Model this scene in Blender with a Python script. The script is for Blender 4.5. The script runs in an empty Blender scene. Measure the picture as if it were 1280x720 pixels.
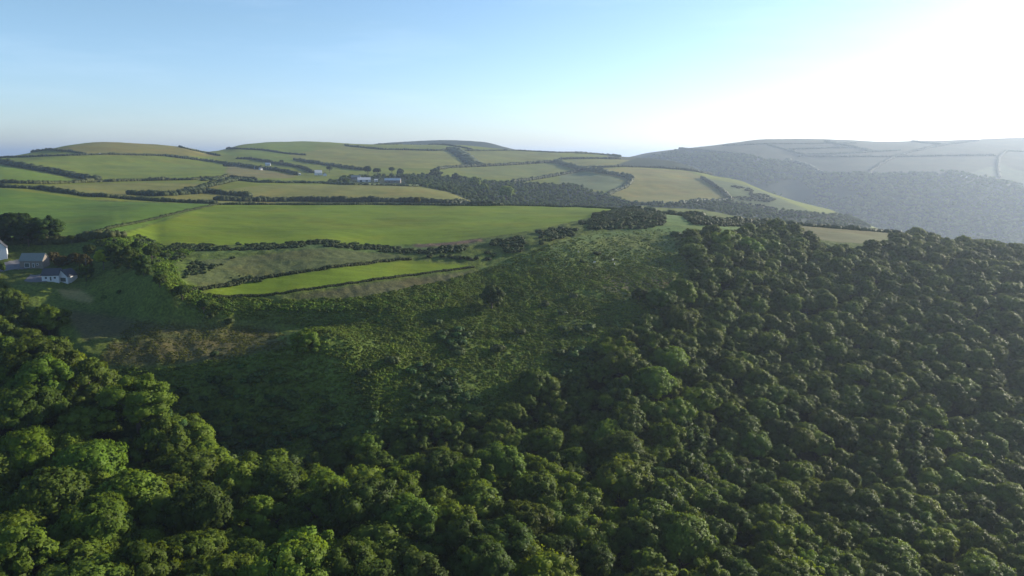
import bpy, math, random
import numpy as np
R = math.radians
rng = np.random.default_rng(7)
random.seed(7)
SC = bpy.context.scene
COL = SC.collection

# ------------------------------------------------------------------ camera model
F = 914.0                      # focal length in photo pixels (1280 wide)
PITCH = R(10.35)
CP, SP = math.cos(PITCH), math.sin(PITCH)
ZC = 275.0                     # camera height above the sea


def ray(px, py):
    """pixel -> (x/y, z/y) of its ray"""
    a = (np.asarray(px, float) - 640) / F
    b = (360 - np.asarray(py, float)) / F
    dy = CP + b * SP
    return a / dy, (-SP + b * CP) / dy


def proj(X, Y, Z):
    d = Y * CP - Z * SP
    return 640 + F * X / d, 360 - F * (Y * SP + Z * CP) / d


# ------------------------------------------------------------------ noise
def vnoise(x, y, seed=0):
    xi = np.floor(x).astype(np.int64); yi = np.floor(y).astype(np.int64)
    fx = x - xi; fy = y - yi
    fx = fx * fx * (3 - 2 * fx); fy = fy * fy * (3 - 2 * fy)

    def h(a, b):
        n = (a * 374761393 + b * 668265263 + seed * 982451653) & 0x7fffffff
        n = ((n ^ (n >> 13)) * 1274126177) & 0x7fffffff
        n = n ^ (n >> 16)
        return (n & 0xffff) / 65535.0
    return (h(xi, yi) * (1 - fx) + h(xi + 1, yi) * fx) * (1 - fy) + (h(xi, yi + 1) * (1 - fx) + h(xi + 1, yi + 1) * fx) * fy - 0.5


def fbm(x, y, o=4, seed=0):
    s = 0; a = 1.0
    for k in range(o):
        s = s + a * vnoise(x * 2 ** k, y * 2 ** k, seed + k); a *= 0.5
    return s


# ------------------------------------------------------------------ terrain profile lines (ordered near -> far)
# each: (photo column, photo row, distance) of points on one contour of the land
LINES = [
    [(-350,1350,60),(300,1350,60),(700,1350,60),(1630,1450,60)],
    [(-350,720,135),(0,720,140),(400,720,145),(800,720,160),(1280,720,195),(1630,720,220)],
    [(-350,600,175),(0,600,180),(300,600,190),(450,620,190),(640,600,205),(800,600,215),(1000,600,235),(1280,600,260),(1630,600,280)],
    [(-350,480,215),(0,470,225),(60,455,225),(120,475,222),(200,515,215),(260,560,205),(330,605,203),(420,600,208),(500,560,225),(640,550,235),(800,540,245),(1000,530,270),(1280,520,300),(1630,510,330)],
    [(-350,450,240),(0,455,242),(50,480,240),(90,520,240),(120,545,240),(200,560,238),(260,565,236),(330,560,236),(420,530,240),(470,500,248),(560,500,252),(640,495,262),(800,490,270),(1000,480,300),(1280,460,335),(1630,455,370)],
    [(-350,400,258),(0,412,272),(50,428,270),(85,450,267),(120,459,262),(200,456,263),(270,450,265),(330,437,268),(400,412,275),(470,440,272),(560,455,275),(640,450,285),(800,440,300),(1000,430,335),(1280,400,375),(1630,395,410)],
    [(-350,345,300),(0,350,330),(60,353,330),(85,362,326),(115,384,312),(150,402,300),(200,408,292),(270,412,294),(330,412,301),(400,408,302),(440,404,305),(500,402,306),(560,400,315),(640,395,325),(800,382,342),(1000,375,380),(1280,355,420),(1630,350,450)],
    [(-350,320,335),(0,320,366),(60,322,364),(100,330,352),(150,343,332),(205,352,305),(215,362,303),(250,378,303),(330,386,308),(400,386,310),(470,384,314),(560,368,340),(620,350,365),(700,340,372),(800,345,375),(1000,340,410),(1280,335,450),(1630,330,480)],
    [(-350,300,400),(0,300,395),(80,300,390),(140,293,395),(200,308,400),(300,308,410),(400,303,420),(480,308,425),(560,303,430),(640,292,445),(720,282,470),(800,272,500),(860,275,500),(1000,300,480),(1280,315,490),(1630,320,500)],
    [(-350,250,640),(0,258,600),(100,262,600),(200,256,640),(260,257,680),(400,257,700),(600,257,700),(720,259,680),(780,262,650),(850,270,600),(900,274,580),(1000,283,560),(1120,293,560),(1200,305,540),(1280,313,540),(1630,335,530)],
    [(-350,236,760),(0,238,750),(100,246,740),(200,252,740),(270,254,760),(350,256,800),(560,258,800),(620,275,850),(700,290,850),(800,300,850),(900,305,800),(1000,330,750),(1280,380,700),(1630,400,700)],
    [(-350,222,900),(0,226,880),(130,232,900),(260,231,950),(400,234,980),(500,235,1000),(560,240,1020),(620,254,1050),(700,262,1100),(800,262,1150),(880,265,1120),(940,272,1080),(1000,300,1000),(1080,330,950),(1280,395,950),(1630,400,950)],
    [(-350,210,1050),(0,216,1000),(130,224,1050),(260,220,1150),(400,224,1200),(500,228,1200),(600,236,1250),(700,238,1350),(800,250,1300),(870,252,1300),(920,260,1280),(1000,272,1200),(1080,300,1150),(1280,385,1100),(1630,395,1100)],
    [(-350,200,1300),(0,205,1250),(130,207,1350),(260,207,1500),(400,208,1550),(500,212,1500),(600,214,1600),(700,212,1750),(770,218,1600),(850,225,1600),(900,230,1550),(960,245,1480),(1000,256,1420),(1080,284,1330),(1280,365,1300),(1630,380,1300)],
    [(-350,205,1500),(-100,200,1500),(0,196,1550),(50,189,1600),(90,181,1650),(130,178,1700),(180,180,1750),(230,184,1800),(262,190,1900),(280,187,2050),(300,182,2150),(340,178,2300),(380,177,2400),(450,180,2500),(520,181,2600),(560,181,2600),(640,187,2500),(700,190,2450),(765,195,2400),(827,199,2200),(872,211,1950),(890,219,1850),(927,227,1750),(960,240,1650),(997,252,1600),(1035,262,1500),(1080,279,1450),(1280,355,1400),(1630,365,1400)],
    [(-350,215,2000),(0,210,2100),(262,205,2300),(380,190,2800),(450,188,2900),(640,200,3000),(765,215,3000),(827,240,2700),(890,260,2300),(927,270,2200),(960,280,2100),(1000,300,2000),(1080,312,1900),(1150,318,1830),(1280,330,1800),(1630,340,1800)],
    [(-350,215,2600),(0,212,2700),(380,200,3200),(450,186,3200),(640,200,3300),(765,208,3300),(827,215,2950),(890,215,2700),(960,220,2600),(1000,222,2600),(1080,218,2550),(1200,220,2500),(1280,235,2400),(1630,240,2400)],
    [(-350,215,3400),(0,210,3500),(380,195,3600),(430,186,3500),(460,181,3500),(500,177.5,3500),(560,175,3500),(600,177,3500),(640,186,3500),(660,190,3500),(700,200,3500),(770,200,3500),(792,195,3500),(810,191,3500),(850,186,3500),(890,182,3500),(960,174,3600),(1000,173.5,3600),(1060,175,3600),(1097,177,3600),(1167,176,3600),(1280,172,3700),(1450,168,3700),(1630,165,3700)],
    [(-350,238,6000),(640,238,6000),(1630,238,6000)],
    [(-350,224,9000),(640,224,9000),(1630,224,9000)],
]


def pchip_slopes(x, y):
    """x,y (K,N) -> monotone slopes (K,N)"""
    h = np.diff(x, axis=0); d = np.diff(y, axis=0) / h
    m = np.zeros_like(y)
    w1 = 2 * h[1:] + h[:-1]; w2 = h[1:] + 2 * h[:-1]
    ok = d[:-1] * d[1:] > 0
    with np.errstate(divide='ignore', invalid='ignore'):
        mm = (w1 + w2) / (w1 / d[:-1] + w2 / d[1:])
    m[1:-1] = np.where(ok, mm, 0)
    m[0] = d[0]; m[-1] = d[-1]
    return m


def hermite(x0, x1, y0, y1, m0, m1, x):
    h = x1 - x0; t = (x - x0) / h
    return (y0 * (1 + 2 * t) * (1 - t) ** 2 + h * m0 * t * (1 - t) ** 2 + y1 * t * t * (3 - 2 * t) + h * m1 * t * t * (t - 1))


def pchip1(x, y, xq):
    x = np.asarray(x, float); y = np.asarray(y, float)
    m = pchip_slopes(x[:, None], y[:, None])[:, 0]
    xq = np.clip(xq, x[0], x[-1])
    i = np.clip(np.searchsorted(x, xq) - 1, 0, len(x) - 2)
    return hermite(x[i], x[i + 1], y[i], y[i + 1], m[i], m[i + 1], xq)


NU, NR = 980, 1050
US = np.linspace(-1.12, 1.12, NU)
YS = np.exp(np.linspace(math.log(62), math.log(8800), NR))
LY, LZ = [], []
for L in LINES:
    p = np.array(L, float)
    pxs = np.linspace(p[0, 0], p[-1, 0], 500)
    rows = pchip1(p[:, 0], p[:, 1], pxs); ys = pchip1(p[:, 0], p[:, 2], pxs)
    u, t = ray(pxs, rows)
    LY.append(np.interp(US, u, ys)); LZ.append(np.interp(US, u, t) * np.interp(US, u, ys))
LY = np.array(LY); LZ = np.array(LZ)
for k in range(1, len(LY)):
    LY[k] = np.maximum(LY[k], LY[k - 1] + 3)
M = pchip_slopes(LY, LZ)
SURF = np.zeros((NR, NU))
for j in range(NU):
    i = np.clip(np.searchsorted(LY[:, j], YS) - 1, 0, len(LY) - 2)
    SURF[:, j] = hermite(LY[i, j], LY[i + 1, j], LZ[i, j], LZ[i + 1, j], M[i, j], M[i + 1, j], np.clip(YS, LY[0, j], LY[-1, j]))
UU, YY = np.meshgrid(US, YS)
XX = UU * YY
# soft undulation of the land
SURF += fbm(XX / 90, YY / 90, 3, 5) * np.clip(YY / 700, .5, 2.2) + fbm(XX / 22, YY / 22, 3, 9) * .8 * np.clip(YY / 500, .6, 1)
PX, PY = proj(XX, YY, SURF)


def inpoly(px, py, poly):
    inside = np.zeros(px.shape, bool)
    n = len(poly)
    for a in range(n):
        x0, y0 = poly[a]; x1, y1 = poly[(a + 1) % n]
        if y0 == y1: continue
        c = ((y0 > py) != (y1 > py)) & (px < (x1 - x0) * (py - y0) / (y1 - y0) + x0)
        inside ^= c
    return inside


def blur(a, n=1):
    for _ in range(n):
        b = np.pad(a, 1, mode='edge')
        a = (b[1:-1, :-2] + b[1:-1, 1:-1] * 2 + b[1:-1, 2:]) / 4
        b = np.pad(a, 1, mode='edge')
        a = (b[:-2, 1:-1] + b[1:-1, 1:-1] * 2 + b[2:, 1:-1]) / 4
    return a


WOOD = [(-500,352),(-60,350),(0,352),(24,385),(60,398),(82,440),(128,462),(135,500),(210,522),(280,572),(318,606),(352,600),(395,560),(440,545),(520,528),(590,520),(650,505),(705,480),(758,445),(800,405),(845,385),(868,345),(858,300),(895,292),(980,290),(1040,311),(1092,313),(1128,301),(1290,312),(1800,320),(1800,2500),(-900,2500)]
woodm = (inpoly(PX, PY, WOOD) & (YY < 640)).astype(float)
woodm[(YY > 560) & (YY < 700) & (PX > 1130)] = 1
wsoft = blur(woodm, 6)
GROUND = SURF - (8.5 + 4.5 * np.clip((560 - PX) / 160, 0, 1)) * wsoft
# ------------------------------------------------------------------ land cover
def band(y0, y1): return (YY >= y0) & (YY < y1)


C = np.zeros((NR, NU, 3)); rough = np.ones((NR, NU))
SCRUB = (.078, .108, .018); PAST = (.135, .160, .012); OLIVE = (.118, .130, .044); STRAW = (.19, .165, .065)
C[:] = SCRUB
C[band(715, 2650)] = PAST
rough[band(715, 2650)] = .12
C[band(2650, 99999) & (PX < 700)] = (.045, .06, .03)
C[(YY > 1900) & (PX > 760)] = (.062, .066, .030)
rough[(YY > 1900) & (PX > 760)] = .1


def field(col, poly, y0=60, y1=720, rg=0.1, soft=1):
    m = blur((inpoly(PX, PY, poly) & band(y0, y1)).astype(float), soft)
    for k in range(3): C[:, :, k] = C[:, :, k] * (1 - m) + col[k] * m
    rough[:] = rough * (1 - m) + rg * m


field((.120, .170, .006), [(150,294),(272,254),(400,250),(600,250),(720,252),(835,264),(790,266),(745,270),(690,283),(640,292),(560,303),(480,307),(400,302),(300,306),(205,306)], 340, 720)
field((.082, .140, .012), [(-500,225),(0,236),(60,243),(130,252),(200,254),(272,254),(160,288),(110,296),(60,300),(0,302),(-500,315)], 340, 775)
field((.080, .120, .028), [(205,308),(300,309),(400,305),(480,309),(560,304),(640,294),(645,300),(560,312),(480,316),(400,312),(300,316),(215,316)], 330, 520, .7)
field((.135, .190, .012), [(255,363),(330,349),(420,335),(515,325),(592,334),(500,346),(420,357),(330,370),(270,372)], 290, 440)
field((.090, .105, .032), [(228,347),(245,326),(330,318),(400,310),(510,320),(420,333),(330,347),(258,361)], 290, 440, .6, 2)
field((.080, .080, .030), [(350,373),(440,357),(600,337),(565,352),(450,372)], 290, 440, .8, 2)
field((.130, .085, .055), [(515,306),(560,303),(600,298),(605,301),(560,308),(520,309)], 330, 480, .8, 2)
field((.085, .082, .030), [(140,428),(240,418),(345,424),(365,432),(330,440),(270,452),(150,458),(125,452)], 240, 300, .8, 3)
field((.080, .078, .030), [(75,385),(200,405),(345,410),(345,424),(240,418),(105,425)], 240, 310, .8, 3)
field((.21, .19, .07), [(70,361),(100,362),(118,374),(112,380),(80,372)], 270, 330, .3, 1)
field((.105, .095, .040), [(735,322),(800,318),(845,330),(840,362),(770,368),(725,345)], 300, 420, .9, 6)
field((.105, .140, .034), [(700,300),(770,292),(850,285),(850,340),(800,350),(720,330),(640,340)], 300, 520, .9, 6)
field((.105, .150, .040), [(600,335),(650,322),(700,302),(740,292),(850,280),(850,284),(760,297),(712,307),(660,327),(600,339)], 300, 560, .3, 1)
field((.105, .160, .045), [(830,264),(880,276),(930,279),(960,285),(860,300),(835,290),(800,288),(790,268)], 420, 640, .4, 1)
field((.22, .19, .065), [(815,258),(900,260),(945,271),(930,276),(880,274)], 540, 760, .1, 1)
field((.12, .12, .045), [(968,276),(1040,282),(1128,292),(1092,305),(1050,303),(985,293)], 440, 640, .15, 1)
# middle hills
field((.165, .165, .035), [(60,232),(180,228),(275,230),(272,243),(200,246),(120,246)], 740, 1000)
field((.170, .170, .038), [(200,247),(330,231),(420,231),(520,233),(560,240),(612,254),(400,257),(272,257)], 740, 1100)
field((.115, .170, .014), [(-500,205),(0,206),(110,228),(0,232),(-500,240)], 880, 1250)
field((.135, .170, .014), [(0,198),(210,196),(310,211),(290,223),(120,226),(50,213)], 880, 1500)
field((.165, .150, .028), [(110,193),(60,187),(130,176),(230,183),(280,196)], 1300, 2000)
field((.130, .170, .014), [(290,187),(330,176),(400,176),(385,194),(330,188)], 1500, 2600)
field((.125, .165, .014), [(275,190),(330,188),(380,194),(365,203),(340,204),(290,195)], 1300, 2600)
field((.165, .168, .026), [(360,194),(430,182),(560,189),(590,207),(560,210),(440,210),(372,200)], 1200, 2600)
field((.165, .150, .045), [(285,206),(340,214),(372,220),(360,223),(280,222)], 900, 1500)
field((.150, .160, .030), [(575,189),(700,190),(700,203),(600,207)], 1200, 2600)
field((.135, .155, .030), [(565,211),(696,204),(720,214),(670,224),(600,222)], 1100, 2600)
field((.180, .165, .036), [(725,212),(790,209),(860,214),(880,222),(912,251),(870,255),(800,256),(757,246),(787,228)], 1000, 2300)
field((.165, .165, .032), [(700,200),(770,199),(840,203),(880,215),(780,207),(722,210)], 1000, 2500)
field((.120, .145, .055), [(700,219),(723,214),(785,224),(770,239),(700,235)], 1000, 2500)
field((.085, .108, .034), [(880,222),(935,232),(1010,262),(1030,280),(940,270),(914,251)], 1000, 1800, .8, 2)
field((.035, .05, .02), [(430,183),(470,178),(650,170),(700,188),(560,186),(532,178.5)], 2700, 4000, .6)
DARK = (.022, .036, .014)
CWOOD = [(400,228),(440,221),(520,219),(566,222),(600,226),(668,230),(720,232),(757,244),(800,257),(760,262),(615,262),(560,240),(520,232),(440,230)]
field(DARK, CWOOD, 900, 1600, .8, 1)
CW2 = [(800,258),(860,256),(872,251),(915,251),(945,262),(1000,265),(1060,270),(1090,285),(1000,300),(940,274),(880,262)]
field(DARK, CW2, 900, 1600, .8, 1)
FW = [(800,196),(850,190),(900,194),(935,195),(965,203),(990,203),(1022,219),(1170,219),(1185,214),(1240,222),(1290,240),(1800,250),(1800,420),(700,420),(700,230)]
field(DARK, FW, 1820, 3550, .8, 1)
field((.09, .11, .05), [(1160,232),(1200,228),(1215,233),(1170,245)], 1820, 3000, .5, 1)
field((.09, .11, .05), [(1190,222),(1250,205),(1280,215),(1290,230),(1240,240)], 1820, 3000, .5, 1)

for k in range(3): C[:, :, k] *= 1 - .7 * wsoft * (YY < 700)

# small relief of rough ground
GROUND += rough * np.clip(1.2 - wsoft, 0, 1) * fbm(XX / 3.5, YY / 3.5, 3, 21) * .9 * (YY < 720)


# ------------------------------------------------------------------ lookups on the land
def gz(x, y, G=GROUND):
    x = np.asarray(x, float); y = np.asarray(y, float)
    fu = np.clip((x / y - US[0]) / (US[1] - US[0]), 0, NU - 1.001)
    fr = np.clip(np.log(y / YS[0]) / math.log(YS[1] / YS[0]), 0, NR - 1.001)
    i = fr.astype(int); j = fu.astype(int); a = fr - i; b = fu - j
    return (G[i, j] * (1 - b) + G[i, j + 1] * b) * (1 - a) + (G[i + 1, j] * (1 - b) + G[i + 1, j + 1] * b) * a


def cast(px, py, y0=60, y1=8000, G=None):
    """first point of the land seen along a photo pixel's ray, between distances y0 and y1"""
    G = SURF if G is None else G
    u, t = ray(px, py)
    j = int(np.clip(round(float((u - US[0]) / (US[1] - US[0]))), 0, NU - 1))
    q = G[:, j] / YS
    r0 = np.searchsorted(YS, y0); r1 = np.searchsorted(YS, y1)
    seg = q[r0:r1]
    hit = np.nonzero(seg >= t)[0]
    if len(hit) == 0: i = r0 + int(np.argmax(seg)); y = YS[i]
    elif hit[0] == 0: y = YS[r0]
    else:
        i = r0 + hit[0]
        a = (t - q[i - 1]) / (q[i] - q[i - 1]); y = YS[i - 1] * (1 - a) + YS[i] * a
    x = float(u) * float(y)
    return x, float(y)


# ------------------------------------------------------------------ object helpers
def W(v):
    v = np.asarray(v, float)
    return v


def mesh_np(name, V, Fc, n, mat, smooth=False):
    me = bpy.data.meshes.new(name)
    V = np.asarray(V, np.float32); Fc = np.asarray(Fc, np.int32)
    me.vertices.add(len(V)); me.vertices.foreach_set('co', V.ravel())
    me.loops.add(len(Fc) * n); me.loops.foreach_set('vertex_index', Fc.ravel())
    me.polygons.add(len(Fc))
    me.polygons.foreach_set('loop_start', np.arange(0, len(Fc) * n, n, dtype=np.int32))
    me.polygons.foreach_set('loop_total', np.full(len(Fc), n, np.int32))
    if smooth: me.polygons.foreach_set('use_smooth', np.ones(len(Fc), bool))
    me.update(calc_edges=True)
    if mat: me.materials.append(mat)
    return me


def mesh_py(name, V, Fc, mat, smooth=False):
    me = bpy.data.meshes.new(name); me.from_pydata([tuple(v) for v in V], [], [tuple(f) for f in Fc])
    if smooth: me.polygons.foreach_set('use_smooth', [True] * len(me.polygons))
    me.update(); me.materials.append(mat)
    return me


def link(name, me, parent=None, loc=(0, 0, 0), rz=0, sc=None):
    o = bpy.data.objects.new(name, me); COL.objects.link(o)
    o.location = loc; o.rotation_euler = (0, 0, rz)
    if sc is not None: o.scale = (sc, sc, sc) if not hasattr(sc, '__len__') else sc
    if parent: o.parent = parent
    return o


def tag(o, label=None, cat=None, group=None, kind=None):
    if label: o['label'] = label
    if cat: o['category'] = cat
    if group: o['group'] = group
    if kind: o['kind'] = kind
    return o


# ------------------------------------------------------------------ materials
def newmat(name):
    m = bpy.data.materials.new(name); m.use_nodes = True
    nt = m.node_tree; nt.nodes.clear()
    return m, nt, nt.nodes, nt.links


def simple(name, col, rough=.8, scale=3.0, var=.25, metal=0):
    m, nt, N, K = newmat(name)
    out = N.new('ShaderNodeOutputMaterial'); b = N.new('ShaderNodeBsdfPrincipled')
    tc = N.new('ShaderNodeTexCoord'); no = N.new('ShaderNodeTexNoise'); no.inputs['Scale'].default_value = scale; no.inputs['Detail'].default_value = 5
    mp = N.new('ShaderNodeMapRange'); mp.inputs['To Min'].default_value = 1 - var; mp.inputs['To Max'].default_value = 1 + var
    mx = N.new('ShaderNodeVectorMath'); mx.operation = 'SCALE'; mx.inputs[0].default_value = col
    K.new(tc.outputs['Object'], no.inputs['Vector']); K.new(no.outputs['Fac'], mp.inputs['Value']); K.new(mp.outputs[0], mx.inputs['Scale'])
    K.new(mx.outputs[0], b.inputs['Base Color']); b.inputs['Roughness'].default_value = rough; b.inputs['Metallic'].default_value = metal
    K.new(b.outputs[0], out.inputs[0])
    return m


def leafmat(name, col, trans=.42, hue=.015, val=.22, nscale=.35):
    m, nt, N, K = newmat(name)
    out = N.new('ShaderNodeOutputMaterial'); d = N.new('ShaderNodeBsdfPrincipled'); d.inputs['Roughness'].default_value = .55
    d.inputs['Specular IOR Level'].default_value = .1
    tr = N.new('ShaderNodeBsdfTranslucent'); mix = N.new('ShaderNodeMixShader'); mix.inputs[0].default_value = trans
    oi = N.new('ShaderNodeObjectInfo')
    geo = N.new('ShaderNodeNewGeometry'); no = N.new('ShaderNodeTexNoise'); no.inputs['Scale'].default_value = nscale; no.inputs['Detail'].default_value = 4
    K.new(geo.outputs['Position'], no.inputs['Vector'])
    base = N.new('ShaderNodeMix'); base.data_type = 'RGBA'; base.blend_type = 'MULTIPLY'; base.inputs[0].default_value = 1
    base.inputs[6].default_value = (*col, 1); K.new(oi.outputs['Color'], base.inputs[7])
    hs = N.new('ShaderNodeHueSaturation')
    m1 = N.new('ShaderNodeMapRange'); m1.inputs['To Min'].default_value = .5 - hue; m1.inputs['To Max'].default_value = .5 + hue * .6
    K.new(oi.outputs['Random'], m1.inputs['Value']); K.new(m1.outputs[0], hs.inputs['Hue'])
    # brightness: per plant + clumps of older and younger leaves
    w = N.new('ShaderNodeTexWhiteNoise'); w.noise_dimensions = '1D'; K.new(oi.outputs['Random'], w.inputs['W'])
    a = N.new('ShaderNodeMapRange'); a.inputs['To Min'].default_value = 1 - val; a.inputs['To Max'].default_value = 1 + val; K.new(w.outputs['Value'], a.inputs['Value'])
    b = N.new('ShaderNodeMapRange'); b.inputs['From Min'].default_value = .3; b.inputs['From Max'].default_value = .7; b.inputs['To Min'].default_value = .65; b.inputs['To Max'].default_value = 1.4; K.new(no.outputs['Fac'], b.inputs['Value'])
    mu = N.new('ShaderNodeMath'); mu.operation = 'MULTIPLY'; K.new(a.outputs[0], mu.inputs[0]); K.new(b.outputs[0], mu.inputs[1])
    K.new(mu.outputs[0], hs.inputs['Value']); K.new(base.outputs[2], hs.inputs['Color'])
    K.new(hs.outputs[0], d.inputs['Base Color'])
    tc = N.new('ShaderNodeMix'); tc.data_type = 'RGBA'; tc.blend_type = 'MULTIPLY'; tc.inputs[0].default_value = 1; tc.inputs[7].default_value = (1.5, 1.35, .6, 1)
    K.new(hs.outputs[0], tc.inputs[6]); K.new(tc.outputs[2], tr.inputs['Color'])
    K.new(d.outputs[0], mix.inputs[1]); K.new(tr.outputs[0], mix.inputs[2]); K.new(mix.outputs[0], out.inputs[0])
    return m


def groundmat():
    m, nt, N, K = newmat('meadow_and_scrub')
    out = N.new('ShaderNodeOutputMaterial'); d = N.new('ShaderNodeBsdfPrincipled'); d.inputs['Roughness'].default_value = .9; d.inputs['Specular IOR Level'].default_value = .1
    at = N.new('ShaderNodeAttribute'); at.attribute_name = 'cover'
    ar = N.new('ShaderNodeAttribute'); ar.attribute_name = 'roughness_of_ground'
    geo = N.new('ShaderNodeNewGeometry')

    def noise(scale, detail, stretch=(1, 1, 1), rough_=.6):
        vm = N.new('ShaderNodeMapping'); vm.inputs['Scale'].default_value = stretch
        K.new(geo.outputs['Position'], vm.inputs['Vector'])
        n = N.new('ShaderNodeTexNoise'); n.inputs['Scale'].default_value = scale; n.inputs['Detail'].default_value = detail; n.inputs['Roughness'].default_value = rough_
        K.new(vm.outputs[0], n.inputs['Vector']); return n.outputs['Fac']

    def rg(v, lo, hi, f0=.3, f1=.7):
        r = N.new('ShaderNodeMapRange'); r.inputs['From Min'].default_value = f0; r.inputs['From Max'].default_value = f1
        r.inputs['To Min'].default_value = lo; r.inputs['To Max'].default_value = hi; K.new(v, r.inputs['Value']); return r.outputs[0]

    def mul(a, b):
        r = N.new('ShaderNodeMath'); r.operation = 'MULTIPLY'; K.new(a, r.inputs[0]); K.new(b, r.inputs[1]); return r.outputs[0]

    big = rg(noise(.012, 4), .82, 1.2)
    streak = mul(rg(noise(.05, 5, (1, 6, 1)), .84, 1.16), rg(noise(.35, 3, (.15, 1, 1)), .92, 1.08))
    fine = noise(.9, 5)
    fr = N.new('ShaderNodeMix'); fr.data_type = 'FLOAT'
    K.new(ar.outputs['Fac'], fr.inputs[0]); K.new(rg(fine, .88, 1.12), fr.inputs[2]); K.new(rg(fine, .45, 1.6), fr.inputs[3])
    v = mul(mul(big, streak), fr.outputs[0])
    # browner tufts among the green
    patch = N.new('ShaderNodeMix'); patch.data_type = 'RGBA'; patch.blend_type = 'MULTIPLY'
    patch.inputs[7].default_value = (1.25, 1.0, .9, 1)
    K.new(rg(noise(.028, 6), 0, .7, .48, .66), patch.inputs[0]); K.new(at.outputs['Color'], patch.inputs[6])
    sc = N.new('ShaderNodeVectorMath'); sc.operation = 'SCALE'; K.new(patch.outputs[2], sc.inputs[0]); K.new(v, sc.inputs['Scale'])
    K.new(sc.outputs[0], d.inputs['Base Color'])
    bp = N.new('ShaderNodeBump'); bp.inputs['Distance'].default_value = .5
    K.new(fine, bp.inputs['Height']); K.new(rg(ar.outputs['Fac'], .15, .8, 0, 1), bp.inputs['Strength']); K.new(bp.outputs[0], d.inputs['Normal'])
    K.new(d.outputs[0], out.inputs[0])
    return m


M_GROUND = groundmat()
M_LEAF = leafmat('broadleaf_foliage', (.084, .124, .017))
M_PINE = leafmat('conifer_foliage', (.020, .038, .020), .1)
M_HEDGE = leafmat('hedge_foliage', (.050, .066, .018), .15, .03, .3, .25)
M_GORSE = leafmat('gorse_foliage', (.050, .068, .022), .12, .03, .3, .3)
M_FERN = leafmat('bracken_foliage', (.100, .150, .016), .35, .02, .3, .12)
M_BARK = simple('bark', (.07, .058, .045), .9, 2)

# ------------------------------------------------------------------ ground
idx = np.arange(NR * NU).reshape(NR, NU)
FQ = np.stack([idx[:-1, :-1], idx[:-1, 1:], idx[1:, 1:], idx[1:, :-1]], -1).reshape(-1, 4)
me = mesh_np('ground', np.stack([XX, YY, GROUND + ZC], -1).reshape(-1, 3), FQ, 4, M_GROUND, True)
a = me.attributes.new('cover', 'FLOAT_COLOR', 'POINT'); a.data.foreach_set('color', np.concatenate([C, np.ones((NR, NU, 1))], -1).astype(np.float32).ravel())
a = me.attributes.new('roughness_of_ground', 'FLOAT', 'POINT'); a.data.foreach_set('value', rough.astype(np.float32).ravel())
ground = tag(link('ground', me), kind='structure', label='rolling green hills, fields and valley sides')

M_SEA = simple('sea_water', (.03, .05, .07), .25, .01, .1)
sea = mesh_py('sea', [(-60000, -2000, 0), (60000, -2000, 0), (60000, 60000, 0), (-60000, 60000, 0)], [(0, 1, 2, 3)], M_SEA)
tag(link('sea', sea), kind='structure', label='pale sea beyond the hills')


# ------------------------------------------------------------------ foliage meshes
def ico(sub=1):
    t = (1 + 5 ** .5) / 2
    v = [(-1, t, 0), (1, t, 0), (-1, -t, 0), (1, -t, 0), (0, -1, t), (0, 1, t), (0, -1, -t), (0, 1, -t), (t, 0, -1), (t, 0, 1), (-t, 0, -1), (-t, 0, 1)]
    f = [(0,11,5),(0,5,1),(0,1,7),(0,7,10),(0,10,11),(1,5,9),(5,11,4),(11,10,2),(10,7,6),(7,1,8),(3,9,4),(3,4,2),(3,2,6),(3,6,8),(3,8,9),(4,9,5),(2,4,11),(6,2,10),(8,6,7),(9,8,1)]
    v = [np.array(p) / np.linalg.norm(p) for p in v]
    for _ in range(sub):
        c = {}; nf = []
        def mid(a, b):
            k = (min(a, b), max(a, b))
            if k not in c:
                p = v[a] + v[b]; v.append(p / np.linalg.norm(p)); c[k] = len(v) - 1
            return c[k]
        for a, b, d in f:
            x, y, z = mid(a, b), mid(b, d), mid(d, a)
            nf += [(a, x, z), (b, y, x), (d, z, y), (x, y, z)]
        f = nf
    return np.array(v), np.array(f)


ICO0 = ico(0); ICO1 = ico(1)


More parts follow.
